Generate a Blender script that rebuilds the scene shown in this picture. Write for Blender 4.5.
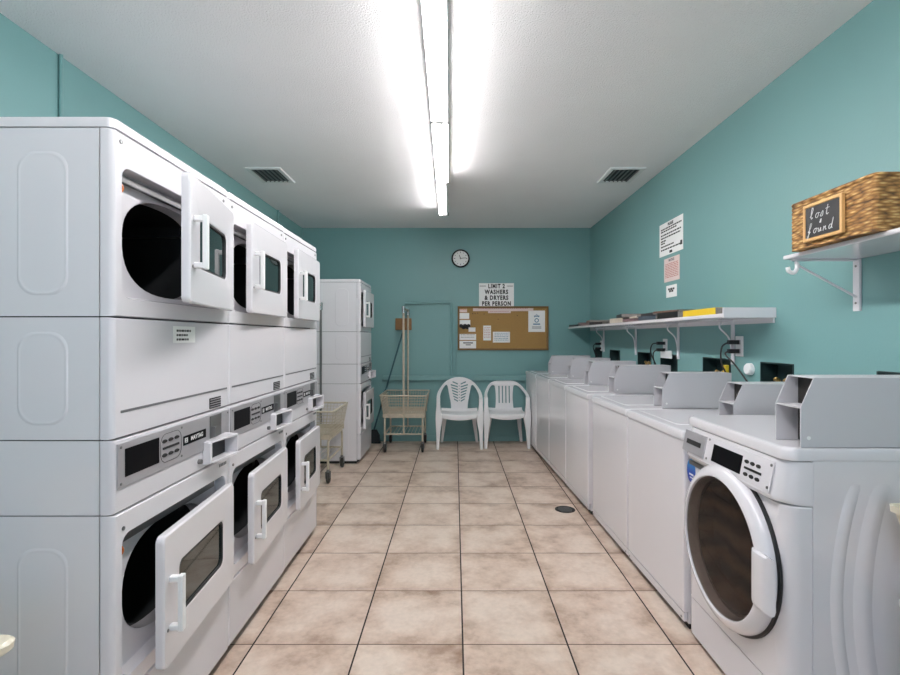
import bpy, bmesh, math, random
from mathutils import Vector, Matrix
random.seed(7)
for o in list(bpy.data.objects): bpy.data.objects.remove(o, do_unlink=True)
SC = bpy.context.scene
COL = SC.collection
H = 1.345                     # eye height; 496 px focal length in a 900 px wide frame

# ------------------------------------------------------------------ camera, world, light, exposure
cd = bpy.data.cameras.new('camera'); cam = bpy.data.objects.new('camera', cd); COL.objects.link(cam)
cam.location = (0, 0, H); cam.rotation_euler = (math.radians(90), 0, 0)
cd.sensor_width = 36; cd.lens = 496/900*36; cd.clip_start = .02
cd.shift_x = -5/900; cd.shift_y = -.5/900
SC.camera = cam
w = bpy.data.worlds.new('world'); SC.world = w; w.use_nodes = True
bg = w.node_tree.nodes['Background']; _n, _l = w.node_tree.nodes, w.node_tree.links
_tc = _n.new('ShaderNodeTexCoord'); _sp = _n.new('ShaderNodeSeparateXYZ'); _cr = _n.new('ShaderNodeValToRGB')
_mr = _n.new('ShaderNodeMapRange'); _mr.inputs[1].default_value = -.12; _mr.inputs[2].default_value = .12
_l.new(_tc.outputs['Generated'], _sp.inputs[0]); _l.new(_sp.outputs[2], _mr.inputs[0]); _l.new(_mr.outputs[0], _cr.inputs[0])
_cr.color_ramp.elements[0].color = (.84, .90, 1.0, 1); _cr.color_ramp.elements[1].color = (.15, .22, .38, 1)   # bright lower half added to light the ceiling / sky
_l.new(_cr.outputs[0], bg.inputs[0]); bg.inputs[1].default_value = 2.1
SC.view_settings.view_transform = 'Standard'; SC.view_settings.look = 'None'
SC.view_settings.gamma = 1; SC.view_settings.use_curve_mapping = False
SC.view_settings.exposure = 0.33
TUBE_STRENGTH = 54.0
SC.cycles.use_denoising = True
SC.cycles.max_bounces = 10; SC.cycles.diffuse_bounces = 6; SC.cycles.sample_clamp_indirect = 6
pl = bpy.data.lights.new('window_portal', 'AREA'); pl.shape = 'RECTANGLE'; pl.size = 3.4; pl.size_y = 2.2
pl.cycles.is_portal = True
po = bpy.data.objects.new('window_portal', pl); COL.objects.link(po)
po.location = (-.1, -2.62, 1.4); po.rotation_euler = (math.radians(90), 0, 0)   # set below to face +Y
po.rotation_euler = (math.radians(-90), 0, math.radians(0))

# ------------------------------------------------------------------ helpers
def lin(r, g, b):
    f = lambda c: (c/255/12.92) if c/255 <= .04045 else ((c/255+.055)/1.055)**2.4
    return (f(r), f(g), f(b), 1)
def nt(m): return m.node_tree.nodes, m.node_tree.links
def mat(name, rgb, rough=.5, metal=0, spec=.5, coat=0, noise=0, nscale=8, emit=0, bump=0, bscale=60):
    m = bpy.data.materials.new(name); m.use_nodes = True
    N, L = nt(m); b = N['Principled BSDF']
    b.inputs['Base Color'].default_value = rgb; b.inputs['Roughness'].default_value = rough
    b.inputs['Metallic'].default_value = metal; b.inputs['Specular IOR Level'].default_value = spec
    b.inputs['Coat Weight'].default_value = coat; b.inputs['Coat Roughness'].default_value = .08
    tc = N.new('ShaderNodeTexCoord')
    if emit:
        b.inputs['Emission Color'].default_value = rgb; b.inputs['Emission Strength'].default_value = emit
    if noise:
        n = N.new('ShaderNodeTexNoise'); n.inputs['Scale'].default_value = nscale; n.inputs['Detail'].default_value = 5
        r = N.new('ShaderNodeMapRange'); r.inputs[3].default_value = 1-noise; r.inputs[4].default_value = 1+noise
        v = N.new('ShaderNodeMix'); v.data_type = 'RGBA'; v.blend_type = 'MULTIPLY'; v.inputs[0].default_value = 1
        v.inputs[6].default_value = rgb
        L.new(tc.outputs['Object'], n.inputs['Vector']); L.new(n.outputs[0], r.inputs[0])
        L.new(r.outputs[0], v.inputs[7]); L.new(v.outputs[2], b.inputs['Base Color'])
    if bump:
        n2 = N.new('ShaderNodeTexNoise'); n2.inputs['Scale'].default_value = bscale; n2.inputs['Detail'].default_value = 6
        bp = N.new('ShaderNodeBump'); bp.inputs['Strength'].default_value = bump; bp.inputs['Distance'].default_value = .01
        L.new(tc.outputs['Object'], n2.inputs['Vector']); L.new(n2.outputs[0], bp.inputs['Height']); L.new(bp.outputs[0], b.inputs['Normal'])
    return m

def part(name, bm, m, parent=None, bevel=0, smooth=False, loc=None, rot=None, seg=2):
    bmesh.ops.recalc_face_normals(bm, faces=bm.faces)
    me = bpy.data.meshes.new(name); bm.to_mesh(me); bm.free()
    o = bpy.data.objects.new(name, me); COL.objects.link(o)
    if isinstance(m, (list, tuple)):
        for k in m: me.materials.append(k)
    else: me.materials.append(m)
    if smooth or bevel:
        for p in me.polygons: p.use_smooth = True
    if bevel:
        md = o.modifiers.new('bevel', 'BEVEL'); md.width = bevel; md.segments = seg; md.limit_method = 'ANGLE'
        md.harden_normals = True; md.angle_limit = math.radians(40)
    elif smooth:
        me.set_sharp_from_angle(angle=math.radians(38))
        wn = o.modifiers.new('weighted_normals', 'WEIGHTED_NORMAL'); wn.keep_sharp = True; wn.weight = 80
    if parent: o.parent = parent
    if loc: o.location = loc
    if rot: o.rotation_euler = rot
    return o
def empty(name, loc=(0,0,0), rz=0):
    o = bpy.data.objects.new(name, None); COL.objects.link(o); o.location = loc; o.rotation_euler = (0,0,rz)
    o.empty_display_size = .1
    return o
def tag(o, label, cat, group=None, kind=None):
    o['label'] = label; o['category'] = cat
    if group: o['group'] = group
    if kind: o['kind'] = kind
    return o
def B(): return bmesh.new()
def box(bm, x0, x1, y0, y1, z0, z1, mi=0):
    v = [bm.verts.new(p) for p in [(x0,y0,z0),(x1,y0,z0),(x1,y1,z0),(x0,y1,z0),(x0,y0,z1),(x1,y0,z1),(x1,y1,z1),(x0,y1,z1)]]
    for f in ((0,3,2,1),(4,5,6,7),(0,1,5,4),(1,2,6,5),(2,3,7,6),(3,0,4,7)):
        bm.faces.new([v[i] for i in f]).material_index = mi
    return bm
def bx(*a): return box(B(), *a)
def prism(bm, pts, axis, a0, a1):
    def P(u, v, a):
        return {'x': (a,u,v), 'y': (u,a,v), 'z': (u,v,a)}[axis]
    lo = [bm.verts.new(P(u,v,a0)) for u,v in pts]; hi = [bm.verts.new(P(u,v,a1)) for u,v in pts]
    n = len(pts)
    bm.faces.new(lo); bm.faces.new(hi)
    for i in range(n): bm.faces.new((lo[i], lo[(i+1)%n], hi[(i+1)%n], hi[i]))
    return bm
def loft(bm, rings, cap0=False, cap1=False, close=False):
    vs = [[bm.verts.new(p) for p in r] for r in rings]; n = len(rings[0])
    m = len(vs)
    for k in range(m if close else m-1):
        a, b = vs[k], vs[(k+1)%m]
        for i in range(n): bm.faces.new((a[i], a[(i+1)%n], b[(i+1)%n], b[i]))
    if cap0: bm.faces.new(vs[0])
    if cap1: bm.faces.new(vs[-1])
    return bm
def tube(bm, pts, r, n=8, closed=False):
    pts = [Vector(p) for p in pts]; m = len(pts)
    rings = []; up = None
    for i, p in enumerate(pts):
        if closed: t = (pts[(i+1)%m]-pts[i-1])
        elif i == 0: t = pts[1]-pts[0]
        elif i == m-1: t = pts[-1]-pts[-2]
        else: t = (pts[i+1]-p).normalized()+(p-pts[i-1]).normalized()
        if t.length < 1e-9: t = Vector((0,0,1))
        t.normalize()
        if up is None: up = Vector((0,0,1)) if abs(t.z) < .9 else Vector((0,1,0))
        a = t.cross(up)
        if a.length < 1e-4: up = Vector((1,0,0)); a = t.cross(up)
        a.normalize(); b = a.cross(t); b.normalize(); up = b
        rr_ = r[i] if isinstance(r, (list, tuple)) else r
        rings.append([p + a*math.cos(q)*rr_ + b*math.sin(q)*rr_ for q in [2*math.pi*k/n for k in range(n)]])
    return loft(bm, rings, not closed, not closed, closed)
def arcpath(pts, rad=.03, k=4):
    """round the corners of an open polyline"""
    pts = [Vector(p) for p in pts]; out = [pts[0]]
    for i in range(1, len(pts)-1):
        a = (pts[i-1]-pts[i]); b = (pts[i+1]-pts[i]); r = min(rad, a.length/2.1, b.length/2.1)
        p0 = pts[i]+a.normalized()*r; p2 = pts[i]+b.normalized()*r
        for j in range(k+1):
            t = j/k; out.append(p0*(1-t)**2+pts[i]*2*t*(1-t)+p2*t*t)
    out.append(pts[-1]); return out
def spline(pts, k=6):
    pts = [Vector(p) for p in pts]; P = [pts[0]]+pts+[pts[-1]]; out = []
    for i in range(1, len(P)-2):
        a, b, c, d = P[i-1:i+3]
        for j in range(k):
            t = j/k
            out.append(.5*((2*b)+(c-a)*t+(2*a-5*b+4*c-d)*t*t+(3*b-a-3*c+d)*t**3))
    out.append(pts[-1]); return out
def rr(u0, u1, v0, v1, r, k=6):
    """rounded rectangle, 4*(k+1) points"""
    r = min(r, (u1-u0)/2*.999, (v1-v0)/2*.999); out = []
    for cx, cy, a0 in ((u1-r, v0+r, -90), (u1-r, v1-r, 0), (u0+r, v1-r, 90), (u0+r, v0+r, 180)):
        for j in range(k+1):
            a = math.radians(a0+90*j/k); out.append((cx+r*math.cos(a), cy+r*math.sin(a)))
    return out
def RX(x, l): return [(x, u, v) for u, v in l]        # loop lying in a plane of constant x
def disc(bm, c, axis, r, h, n=16, r2=None):
    c = Vector(c); ax = {'x': Vector((1,0,0)), 'y': Vector((0,1,0)), 'z': Vector((0,0,1))}[axis] if isinstance(axis, str) else Vector(axis).normalized()
    a = ax.orthogonal().normalized(); b = ax.cross(a)
    ring = lambda q, rad: [c+ax*q+a*math.cos(t)*rad+b*math.sin(t)*rad for t in [2*math.pi*k/n for k in range(n)]]
    return loft(bm, [ring(0, r), ring(h, r if r2 is None else r2)], True, True)
def lathe(bm, c, axis, prof, n=40, cap0=False, cap1=False):
    c = Vector(c); ax = {'x': Vector((1,0,0)), 'y': Vector((0,1,0)), 'z': Vector((0,0,1))}[axis]
    a = ax.orthogonal().normalized(); b = ax.cross(a)
    return loft(bm, [[c+ax*q+a*math.cos(t)*r+b*math.sin(t)*r for t in [2*math.pi*k/n for k in range(n)]] for q, r in prof], cap0, cap1)
def ball(bm, c, r, sx=1, sy=1, sz=1):
    bmesh.ops.create_uvsphere(bm, u_segments=14, v_segments=9, radius=r, matrix=Matrix.Translation(c) @ Matrix.Diagonal((sx,sy,sz,1)))
    return bm
def text(name, s, size, m, parent, loc, rot, bold=0, align='CENTER', ext=.0006, shear=0, space=1.0, sx=1.0, line=1.0):
    cu = bpy.data.curves.new(name, 'FONT'); cu.body = s; cu.size = size; cu.align_x = align; cu.align_y = 'CENTER'
    cu.extrude = ext; cu.offset = bold; cu.shear = shear; cu.space_character = space; cu.space_line = line; cu.resolution_u = 3
    t = bpy.data.objects.new(name, cu); COL.objects.link(t)
    bpy.context.view_layer.update()
    me = bpy.data.meshes.new_from_object(t.evaluated_get(bpy.context.evaluated_depsgraph_get()))
    bpy.data.objects.remove(t); bpy.data.curves.remove(cu)
    for v in me.vertices: v.co.x *= sx
    me.materials.clear(); me.materials.append(m)
    o = bpy.data.objects.new(name, me); COL.objects.link(o); o.parent = parent; o.location = loc; o.rotation_euler = rot
    return o
R90 = math.radians(90)
ROT_BACK = (R90, 0, 0)        # faces -Y
ROT_RIGHT = (R90, 0, -R90)    # faces -X
ROT_LEFT = (R90, 0, R90)      # faces +X

# ------------------------------------------------------------------ materials
TEAL = mat('teal_paint', lin(118,161,160), .45, noise=.05, nscale=1.5, bump=.06, bscale=90)
TEALTRIM = mat('teal_trim_paint', lin(118,161,160), .4)
CEIL = mat('ceiling_plaster', lin(243,242,243), .9, noise=.03, nscale=3, bump=.8, bscale=130)
WHITE = mat('white_enamel', (.765,.745,.775,1), .13, coat=.3)
WHITE2 = mat('white_panel_enamel', (.735,.715,.75,1), .2, coat=.2)
HOODM = mat('hood_enamel', (.60,.59,.615,1), .35, noise=.04, nscale=3)
GAPM = mat('dark_gap', (.012,.012,.014,1), .8)
GREY = mat('grey_console_metal', lin(176,174,178), .38, .35, noise=.05, nscale=40)
BLACK = mat('black_gloss', (.004,.004,.005,1), .3, spec=.05)
BLACKM = mat('black_matte', (.012,.012,.013,1), .55)
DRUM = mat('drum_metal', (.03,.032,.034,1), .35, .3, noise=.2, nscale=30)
GLASS = mat('door_glass', (.012,.022,.022,1), .04, spec=.9)
CHROME = mat('bright_metal', (.6,.6,.6,1), .25, 1)
STEEL = mat('dull_steel', (.22,.22,.22,1), .4, .8)
BRASS = mat('brass', (.5,.33,.12,1), .35, .9)
PLASTIC = mat('white_plastic', (.87,.87,.87,1), .3)
CREAMP = mat('cream_plastic', lin(236,226,204), .35)
CREAM = mat('cream_painted_wire', lin(190,180,160), .4, noise=.22, nscale=25)
RUBBER = mat('dark_rubber', (.02,.018,.016,1), .6)
WOOD = mat('brown_wood', lin(140,104,62), .6, noise=.2, nscale=20)
WOODL = mat('light_wood', lin(214,170,110), .5, noise=.12, nscale=30)
PAPER = mat('white_paper', (.88,.88,.87,1), .7)
PAPER2 = mat('pinkish_paper', lin(225,205,200), .7)
INK = mat('black_ink', (.01,.01,.01,1), .6)
GREYINK = mat('grey_ink', (.16,.16,.17,1), .7)
REDINK = mat('faded_red_ink', lin(190,120,110), .7)
BLUEINK = mat('blue_ink', lin(50,115,150), .6)
CHALK = mat('white_chalk', (.8,.8,.8,1), .9)
NEWS = mat('grey_newsprint', lin(150,142,138), .8, noise=.35, nscale=90)
YELLOW = mat('yellow_cover', lin(225,190,40), .5)
ORANGE = mat('orange_wire', lin(200,110,50), .5)
MECH = mat('dark_mechanism', (.05,.045,.042,1), .45, .4, noise=.4, nscale=40)
FIXH = mat('fixture_housing_grey', (.8,.8,.8,1), .5)
FIXT = mat('fixture_white', (.75,.77,.77,1), .4)
TUBEM = mat('lit_tube', (1.0,.972,.975,1), .5, emit=TUBE_STRENGTH)
DEADT = mat('unlit_tube', (.7,.72,.72,1), .3)
BROOMM = mat('dark_teal_handle', lin(52,92,98), .5)
BRISTLE = mat('dark_bristles', (.015,.02,.025,1), .9, bump=.5, bscale=200)
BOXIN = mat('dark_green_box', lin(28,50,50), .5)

def floor_mat():
    m = bpy.data.materials.new('beige_ceramic_tile'); m.use_nodes = True; N, L = nt(m); b = N['Principled BSDF']
    tc = N.new('ShaderNodeTexCoord'); sp = N.new('ShaderNodeSeparateXYZ'); L.new(tc.outputs['Object'], sp.inputs[0])
    def math_(op, a, b_=None, c=None):
        n = N.new('ShaderNodeMath'); n.operation = op
        for i, q in enumerate((a, b_, c)):
            if q is None: continue
            if isinstance(q, (int, float)): n.inputs[i].default_value = q
            else: L.new(q, n.inputs[i])
        return n.outputs[0]
    T = .4585
    def edge(ch, off):
        u = math_('DIVIDE', math_('SUBTRACT', ch, off), T); f = math_('FRACT', u)
        return math_('MULTIPLY', math_('MINIMUM', f, math_('SUBTRACT', 1.0, f)), T), math_('FLOOR', u)
    dx, ix = edge(sp.outputs[0], .034); dy, iy = edge(sp.outputs[1], 2.170-10*T)
    gx = math_('LESS_THAN', dx, .0036); gy = math_('LESS_THAN', dy, .0026)
    g = math_('MAXIMUM', gx, gy)
    cell = N.new('ShaderNodeCombineXYZ'); L.new(ix, cell.inputs[0]); L.new(iy, cell.inputs[1])
    wn = N.new('ShaderNodeTexWhiteNoise'); L.new(cell.outputs[0], wn.inputs['Vector'])
    off = N.new('ShaderNodeVectorMath'); off.operation = 'MULTIPLY_ADD'; off.inputs[1].default_value = (9,9,9)
    L.new(wn.outputs['Color'], off.inputs[0]); L.new(tc.outputs['Object'], off.inputs[2])
    n1 = N.new('ShaderNodeTexNoise'); n1.inputs['Scale'].default_value = 4.5; n1.inputs['Detail'].default_value = 8; n1.inputs['Roughness'].default_value = .65
    L.new(off.outputs[0], n1.inputs['Vector'])
    de = math_('MINIMUM', dx, dy)
    em = N.new('ShaderNodeMapRange'); em.inputs[1].default_value = 0; em.inputs[2].default_value = .10; em.inputs[3].default_value = .30; em.inputs[4].default_value = 0
    L.new(de, em.inputs[0])
    st = math_('ADD', math_('MULTIPLY', math_('SUBTRACT', n1.outputs[0], .5), 2.6), em.outputs[0])
    cr = N.new('ShaderNodeValToRGB'); e = cr.color_ramp.elements
    e[0].position = .0; e[0].color = lin(220,203,188); e[1].position = 1; e[1].color = lin(140,110,88)
    k = e.new(.38); k.color = lin(205,183,166)
    L.new(math_('ADD', st, .18), cr.inputs[0])
    n3 = N.new('ShaderNodeTexNoise'); n3.inputs['Scale'].default_value = 45; n3.inputs['Detail'].default_value = 4; L.new(off.outputs[0], n3.inputs['Vector'])
    mr = N.new('ShaderNodeMapRange'); mr.inputs[3].default_value = .86; mr.inputs[4].default_value = 1.12; L.new(n3.outputs[0], mr.inputs[0])
    mu = N.new('ShaderNodeMix'); mu.data_type = 'RGBA'; mu.blend_type = 'MULTIPLY'; mu.inputs[0].default_value = 1
    L.new(cr.outputs[0], mu.inputs[6]); L.new(mr.outputs[0], mu.inputs[7])
    gc = N.new('ShaderNodeMix'); gc.data_type = 'RGBA'; L.new(gx, gc.inputs[0]); gc.inputs[6].default_value = lin(92,74,62); gc.inputs[7].default_value = lin(36,28,26)
    mx = N.new('ShaderNodeMix'); mx.data_type = 'RGBA'; L.new(g, mx.inputs[0]); L.new(mu.outputs[2], mx.inputs[6]); L.new(gc.outputs[2], mx.inputs[7])
    L.new(mx.outputs[2], b.inputs['Base Color'])
    rg = N.new('ShaderNodeMapRange'); rg.inputs[3].default_value = .33; rg.inputs[4].default_value = .9; L.new(g, rg.inputs[0]); L.new(rg.outputs[0], b.inputs['Roughness'])
    bp = N.new('ShaderNodeBump'); bp.inputs['Strength'].default_value = .4; bp.inputs['Distance'].default_value = .003; bp.invert = True
    L.new(math_('ADD', g, math_('MULTIPLY', n1.outputs[0], .25)), bp.inputs['Height']); L.new(bp.outputs[0], b.inputs['Normal'])
    return m
FLOOR = floor_mat()

def wave_mat(name, c1, c2, scale, dist, rough, coat=0, spec=.5):
    m = bpy.data.materials.new(name); m.use_nodes = True; N, L = nt(m); b = N['Principled BSDF']
    tc = N.new('ShaderNodeTexCoord'); wv = N.new('ShaderNodeTexWave'); wv.bands_direction = 'Z'
    wv.inputs['Scale'].default_value = scale; wv.inputs['Distortion'].default_value = dist; wv.inputs['Detail'].default_value = 4; wv.inputs['Detail Scale'].default_value = 1.2
    L.new(tc.outputs['Object'], wv.inputs['Vector'])
    cr = N.new('ShaderNodeValToRGB'); cr.color_ramp.elements[0].color = c1; cr.color_ramp.elements[1].color = c2
    L.new(wv.outputs[0], cr.inputs[0]); L.new(cr.outputs[0], b.inputs['Base Color'])
    b.inputs['Roughness'].default_value = rough; b.inputs['Coat Weight'].default_value = coat; b.inputs['Coat Roughness'].default_value = .03
    b.inputs['Specular IOR Level'].default_value = spec
    return m
SWIRL = wave_mat('brown_reflection_swirl', lin(9,7,6), lin(104,82,70), 3.2, 8, .6)  # wavy browns paint the reflections in the round door glass
def weave_mat():
    m = bpy.data.materials.new('woven_seagrass'); m.use_nodes = True; N, L = nt(m); b = N['Principled BSDF']
    tc = N.new('ShaderNodeTexCoord')
    vo = N.new('ShaderNodeTexVoronoi'); mp = N.new('ShaderNodeMapping'); mp.inputs['Scale'].default_value = (26, 26, 105)
    L.new(tc.outputs['Object'], mp.inputs[0]); L.new(mp.outputs[0], vo.inputs['Vector']); vo.inputs['Scale'].default_value = 1
    cr = N.new('ShaderNodeValToRGB'); e = cr.color_ramp.elements
    e[0].position = .1; e[0].color = lin(226,192,130); e[1].position = .9; e[1].color = lin(74,50,28)
    k = e.new(.42); k.color = lin(172,126,70)
    L.new(vo.outputs['Distance'], cr.inputs[0]); 
    mu = N.new('ShaderNodeMix'); mu.data_type = 'RGBA'; mu.blend_type = 'MULTIPLY'; mu.inputs[0].default_value = .3
    L.new(cr.outputs[0], mu.inputs[6]); L.new(vo.outputs['Color'], mu.inputs[7]); L.new(mu.outputs[2], b.inputs['Base Color'])
    hs = N.new('ShaderNodeHueSaturation'); hs.inputs['Saturation'].default_value = 0
    L.new(vo.outputs['Color'], hs.inputs['Color']); L.new(hs.outputs[0], mu.inputs[7])
    b.inputs['Roughness'].default_value = .75
    bp = N.new('ShaderNodeBump'); bp.inputs['Strength'].default_value = .9; bp.inputs['Distance'].default_value = .006; bp.invert = True
    L.new(vo.outputs['Distance'], bp.inputs['Height']); L.new(bp.outputs[0], b.inputs['Normal'])
    return m
WEAVE = weave_mat()
CORK = mat('cork', lin(160,126,74), .85, noise=.14, nscale=70)
CORKF = mat('board_frame_wood', lin(120,90,45), .6, noise=.1, nscale=30)
def sticker_mat():
    m = bpy.data.materials.new('blue_sticker'); m.use_nodes = True; N, L = nt(m); b = N['Principled BSDF']
    tc = N.new('ShaderNodeTexCoord'); sp = N.new('ShaderNodeSeparateXYZ'); L.new(tc.outputs['Generated'], sp.inputs[0])
    cr = N.new('ShaderNodeValToRGB'); e = cr.color_ramp.elements; e[0].color = lin(24,50,140); e[1].color = lin(50,160,215)
    k = e.new(.45); k.color = lin(30,70,165)
    L.new(sp.outputs[2], cr.inputs[0]); L.new(cr.outputs[0], b.inputs['Base Color']); b.inputs['Roughness'].default_value = .3
    return m
STICK = sticker_mat()

# ------------------------------------------------------------------ room shell
XL, XR, YB, YF, ZC = -1.977, 1.75, 6.41, -2.6, 2.754
def st(name, bm, m, **k):
    o = part(name, bm, m, **k); o['kind'] = 'structure'; return o
st('floor', bx(XL-.15, XR+.15, YF-.15, YB+.15, -.1, 0), FLOOR)
st('ceiling', bx(XL-.15, XR+.15, YF-.15, YB+.15, ZC, ZC+.1), CEIL)
st('wall_back', bx(XL-.15, XR+.15, YB, YB+.15, 0, ZC), TEAL)
st('wall_left', bx(XL-.15, XL, YF-.15, YB, 0, ZC), TEAL)
# right wall with the recessed washer hook-up boxes let into it
BOXES = [(1.76,2.057), (2.56,2.84), (3.145,3.50), (3.90,4.22), (4.417,4.743), (5.26,5.60), (5.90,6.18)]
BZ0, BZ1 = .97, 1.205
bm = B(); box(bm, XR, XR+.15, YF-.15, YB, 0, BZ0); box(bm, XR, XR+.15, YF-.15, YB, BZ1, ZC)
ys = [YF-.15]+[v for b_ in BOXES for v in b_]+[YB]
for i in range(0, len(ys), 2): box(bm, XR, XR+.15, ys[i], ys[i+1], BZ0, BZ1)
st('wall_right', bm, TEAL)
# wall behind the camera with a wide window
WX0, WX1, WZ0, WZ1 = -1.8, 1.6, .3, 2.5
bm = B(); box(bm, XL, WX0, YF-.15, YF, 0, ZC); box(bm, WX1, XR, YF-.15, YF, 0, ZC)
box(bm, WX0, WX1, YF-.15, YF, 0, WZ0); box(bm, WX0, WX1, YF-.15, YF, WZ1, ZC)
st('wall_front', bm, TEAL)
bm = B()
for x in (WX0, -.63, .37, WX1-.05): box(bm, x, x+.05, YF-.10, YF-.04, WZ0, WZ1)
for z in (WZ0, WZ1-.05): box(bm, WX0, WX1, YF-.10, YF-.04, z, z+.05)
st('window_1', bm, FIXT, bevel=.004)
# painted rail and base strip on the back wall
st('trim_1', bx(-.93, 1.0, YB-.045, YB, .785, .845), TEALTRIM, bevel=.006)
st('baseboard_back', bx(-1.97, 1.74, YB-.012, YB, 0, .07), TEALTRIM, bevel=.003)
# conduits
def pipe(label, pts, r, m=TEALTRIM, rad=.04):
    bm = B(); tube(bm, arcpath(pts, rad), r, 10)
    o = part('conduit_pipe', bm, m, smooth=True); tag(o, label, 'pipe', kind='thing'); return o
pipe('teal painted conduit running across and down the back wall left of the cork board', [(-.64,YB-.019,1.775),(-.045,YB-.019,1.79),(-.045,YB-.019,.846)], .017)
pipe('thin teal painted conduit down the back wall at the left edge of the cork board', [(.018,YB-.008,1.74),(.018,YB-.008,.846)], .007)
pipe('teal painted conduit climbing the left wall above the nearest dryer stack', [(XL+.010,2.476,1.2),(XL+.010,2.476,ZC)], .009)
pipe('teal painted conduit climbing the left wall near the far corner', [(XL+.012,5.51,1.3),(XL+.012,5.51,ZC)], .012)

# ------------------------------------------------------------------ ceiling lights and vents
def fixture(y0, y1, label, lit=(True, True)):
    yc = (y0+y1)/2; xc = -.085-.035*((yc-2)/3.4)
    t = empty('ceiling_light', (xc, yc, ZC), -math.radians(-.6))
    tag(t, label, 'ceiling light', 'fluorescent strips along the ceiling')
    L = (y1-y0)/2-.008
    part('housing', prism(B(), [(-.048,0),(-.051,-.062),(-.046,-.054),(.046,-.054),(.051,-.062),(.048,0)], 'y', -L, L), FIXH, t, bevel=.002)  # lower lips shaped to shade the ceiling beside the tubes
    for sx, on in zip((-1, 1), lit):
        bm = B(); disc(bm, (sx*.034, -L+.02, -.070), 'y', .0140, 2*L-.04, 14)
        part('lamp_tube', bm, TUBEM if on else DEADT, t, smooth=True)
    for s in (-1, 1):
        bm = B(); box(bm, -.054, .054, s*L-.012, s*L+.004, -.084, -.045)
        part('lamp_holder', bm, STEEL, t, bevel=.003)
    return t
fixture(-.60, .62, 'added unseen twin tube ceiling light overhead behind the camera position')  # out-of-view strip added for room light
fixture(.64, 1.86, 'added unseen twin tube ceiling light directly above the camera position')  # also unseen, added to light the near end of the room
fixture(1.86, 3.08, 'lit twin tube ceiling strip nearest the viewer, cut by the top edge of the photo')
fixture(3.08, 4.28, 'lit twin tube ceiling strip in the middle of the row')
fixture(4.28, 5.42, 'farthest ceiling strip with its right tube unlit', (True, False))
def vent(xc, label, flip):
    t = empty('ceiling_vent', (xc, 4.31, ZC)); tag(t, label, 'vent', 'ceiling air vents')
    hw, hl = .15, .20
    bm = loft(B(), [[(u,v,z) for u,v in rr(-hw+i,hw-i,-hl+i,hl-i,.004)] for z, i in ((0,0),(-.012,.004),(-.012,.035),(0,.04))])
    part('frame', bm, FIXT, t)
    part('duct', bx(-hw+.03,hw-.03,-hl+.03,hl-.03,-.002,-.001), BLACKM, t)
    for k in range(6):
        x = -hw+.055+k*.038
        bm = prism(B(), [(x,-.004),(x+.002,-.004),(x+.002+flip*.006,-.013),(x+flip*.006,-.013)], 'y', -hl+.035, hl-.035)
        part('slat', bm, STEEL, t)
vent(-1.60, 'white louvred ceiling vent on the left side above the dryers', -1)
vent(1.44, 'louvred ceiling vent on the right side above the washers', 1)

# ------------------------------------------------------------------ stacked dryers
SH = dict(top=1.96, lid=1.926, mid=1.401, con=1.058, low=.849, kick=.313)
def front_slab(name, W, z0, z1, parent, opening=None, m=WHITE):
    g = .0015
    o = lambda x, iy, iz, r: RX(x, rr(iy, W-iy, z0+g+iz, z1-g-iz, r, 10))
    L = [o(-.036, 0, 0, .001), o(-.016, 0, 0, .001), o(-.007, .003, .001, .002), o(-.002, .007, .002, .003), o(0, .012, .004, .004)]
    if not opening:
        return part(name, loft(B(), L, True, True), m, parent, smooth=True)
    a0, a1, c0, c1, h0, h1, k0, k1 = opening     # recess (y,z) extents, hole (y,z) extents
    def oval(x, e):
        out = []; cy_, cz_, ry_, rz_ = (h0+h1)/2, (k0+k1)/2, (h1-h0)/2+e, (k1-k0)/2+e
        for q in range(4):
            for j in range(11):
                a = math.radians(-90+90*q+4+8.2*j); c_, s_ = math.cos(a), math.sin(a)
                out.append((x, cy_+ry_*math.copysign(abs(c_)**.8, c_), cz_+rz_*math.copysign(abs(s_)**.8, s_)))
        return out
    L += [RX(0, rr(a0,a1,c0,c1,.035,10)), RX(-.004, rr(a0+.003,a1-.003,c0+.003,c1-.003,.033,10)), RX(-.04, rr(a0+.006,a1-.006,c0+.006,c1-.006,.03,10)),
          oval(-.044, .008), oval(-.05, 0), oval(-.10, 0)]
    return part(name, loft(B(), L), m, parent, smooth=True)
def handle_D(parent, y, z, h, m, x=.028):
    bm = B()
    for zz in (z, z+h-.018): box(bm, x, x+.038, y-.011, y+.011, zz, zz+.018)
    box(bm, x+.026, x+.042, y-.012, y+.012, z-.003, z+h+.003)
    return part('handle', bm, m, parent, bevel=.004)
def dryer_door(root, hinge_y, z0, L, theta, name='door'):
    d = B(); Hh = .405
    lo = lambda x, i, r: RX(x, rr(-L+i, -i, i, Hh-i, r, 6))
    wy0, wy1, wz0, wz1 = -L+.10, -.11, .118, .290
    wl = lambda x, i: RX(x, rr(wy0+i, wy1-i, wz0+i, wz1-i, .028, 6))
    loft(d, [lo(.002, .002, .02), lo(.020, 0, .022), lo(.025, .0015, .02), lo(.028, .005, .018), wl(.028, -.006), wl(.024, 0), wl(.002, 0)], close=True)
    o = part(name, d, WHITE, root, smooth=True, loc=(.006, hinge_y, z0), rot=(0, 0, math.radians(theta)))
    part('window', loft(B(), [wl(.018, -.002), wl(.010, -.002)], True, True), GLASS, o, smooth=False)
    part('gasket', loft(B(), [wl(.0245, -.001), wl(.0245, .006), wl(.018, .006), wl(.018, -.001)], close=True), BLACKM, o)
    handle_D(o, -L+.036, .11, .165, PLASTIC)
    bm = B(); disc(bm, (.027, -L+.022, .115), 'x', .005, .003, 10)
    part('screw', bm, STEEL, o)
    for z in (.07, .30): part('hinge', bx(-.004, .012, -.002, .012, z, z+.045), STEEL, o)
    return o
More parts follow.
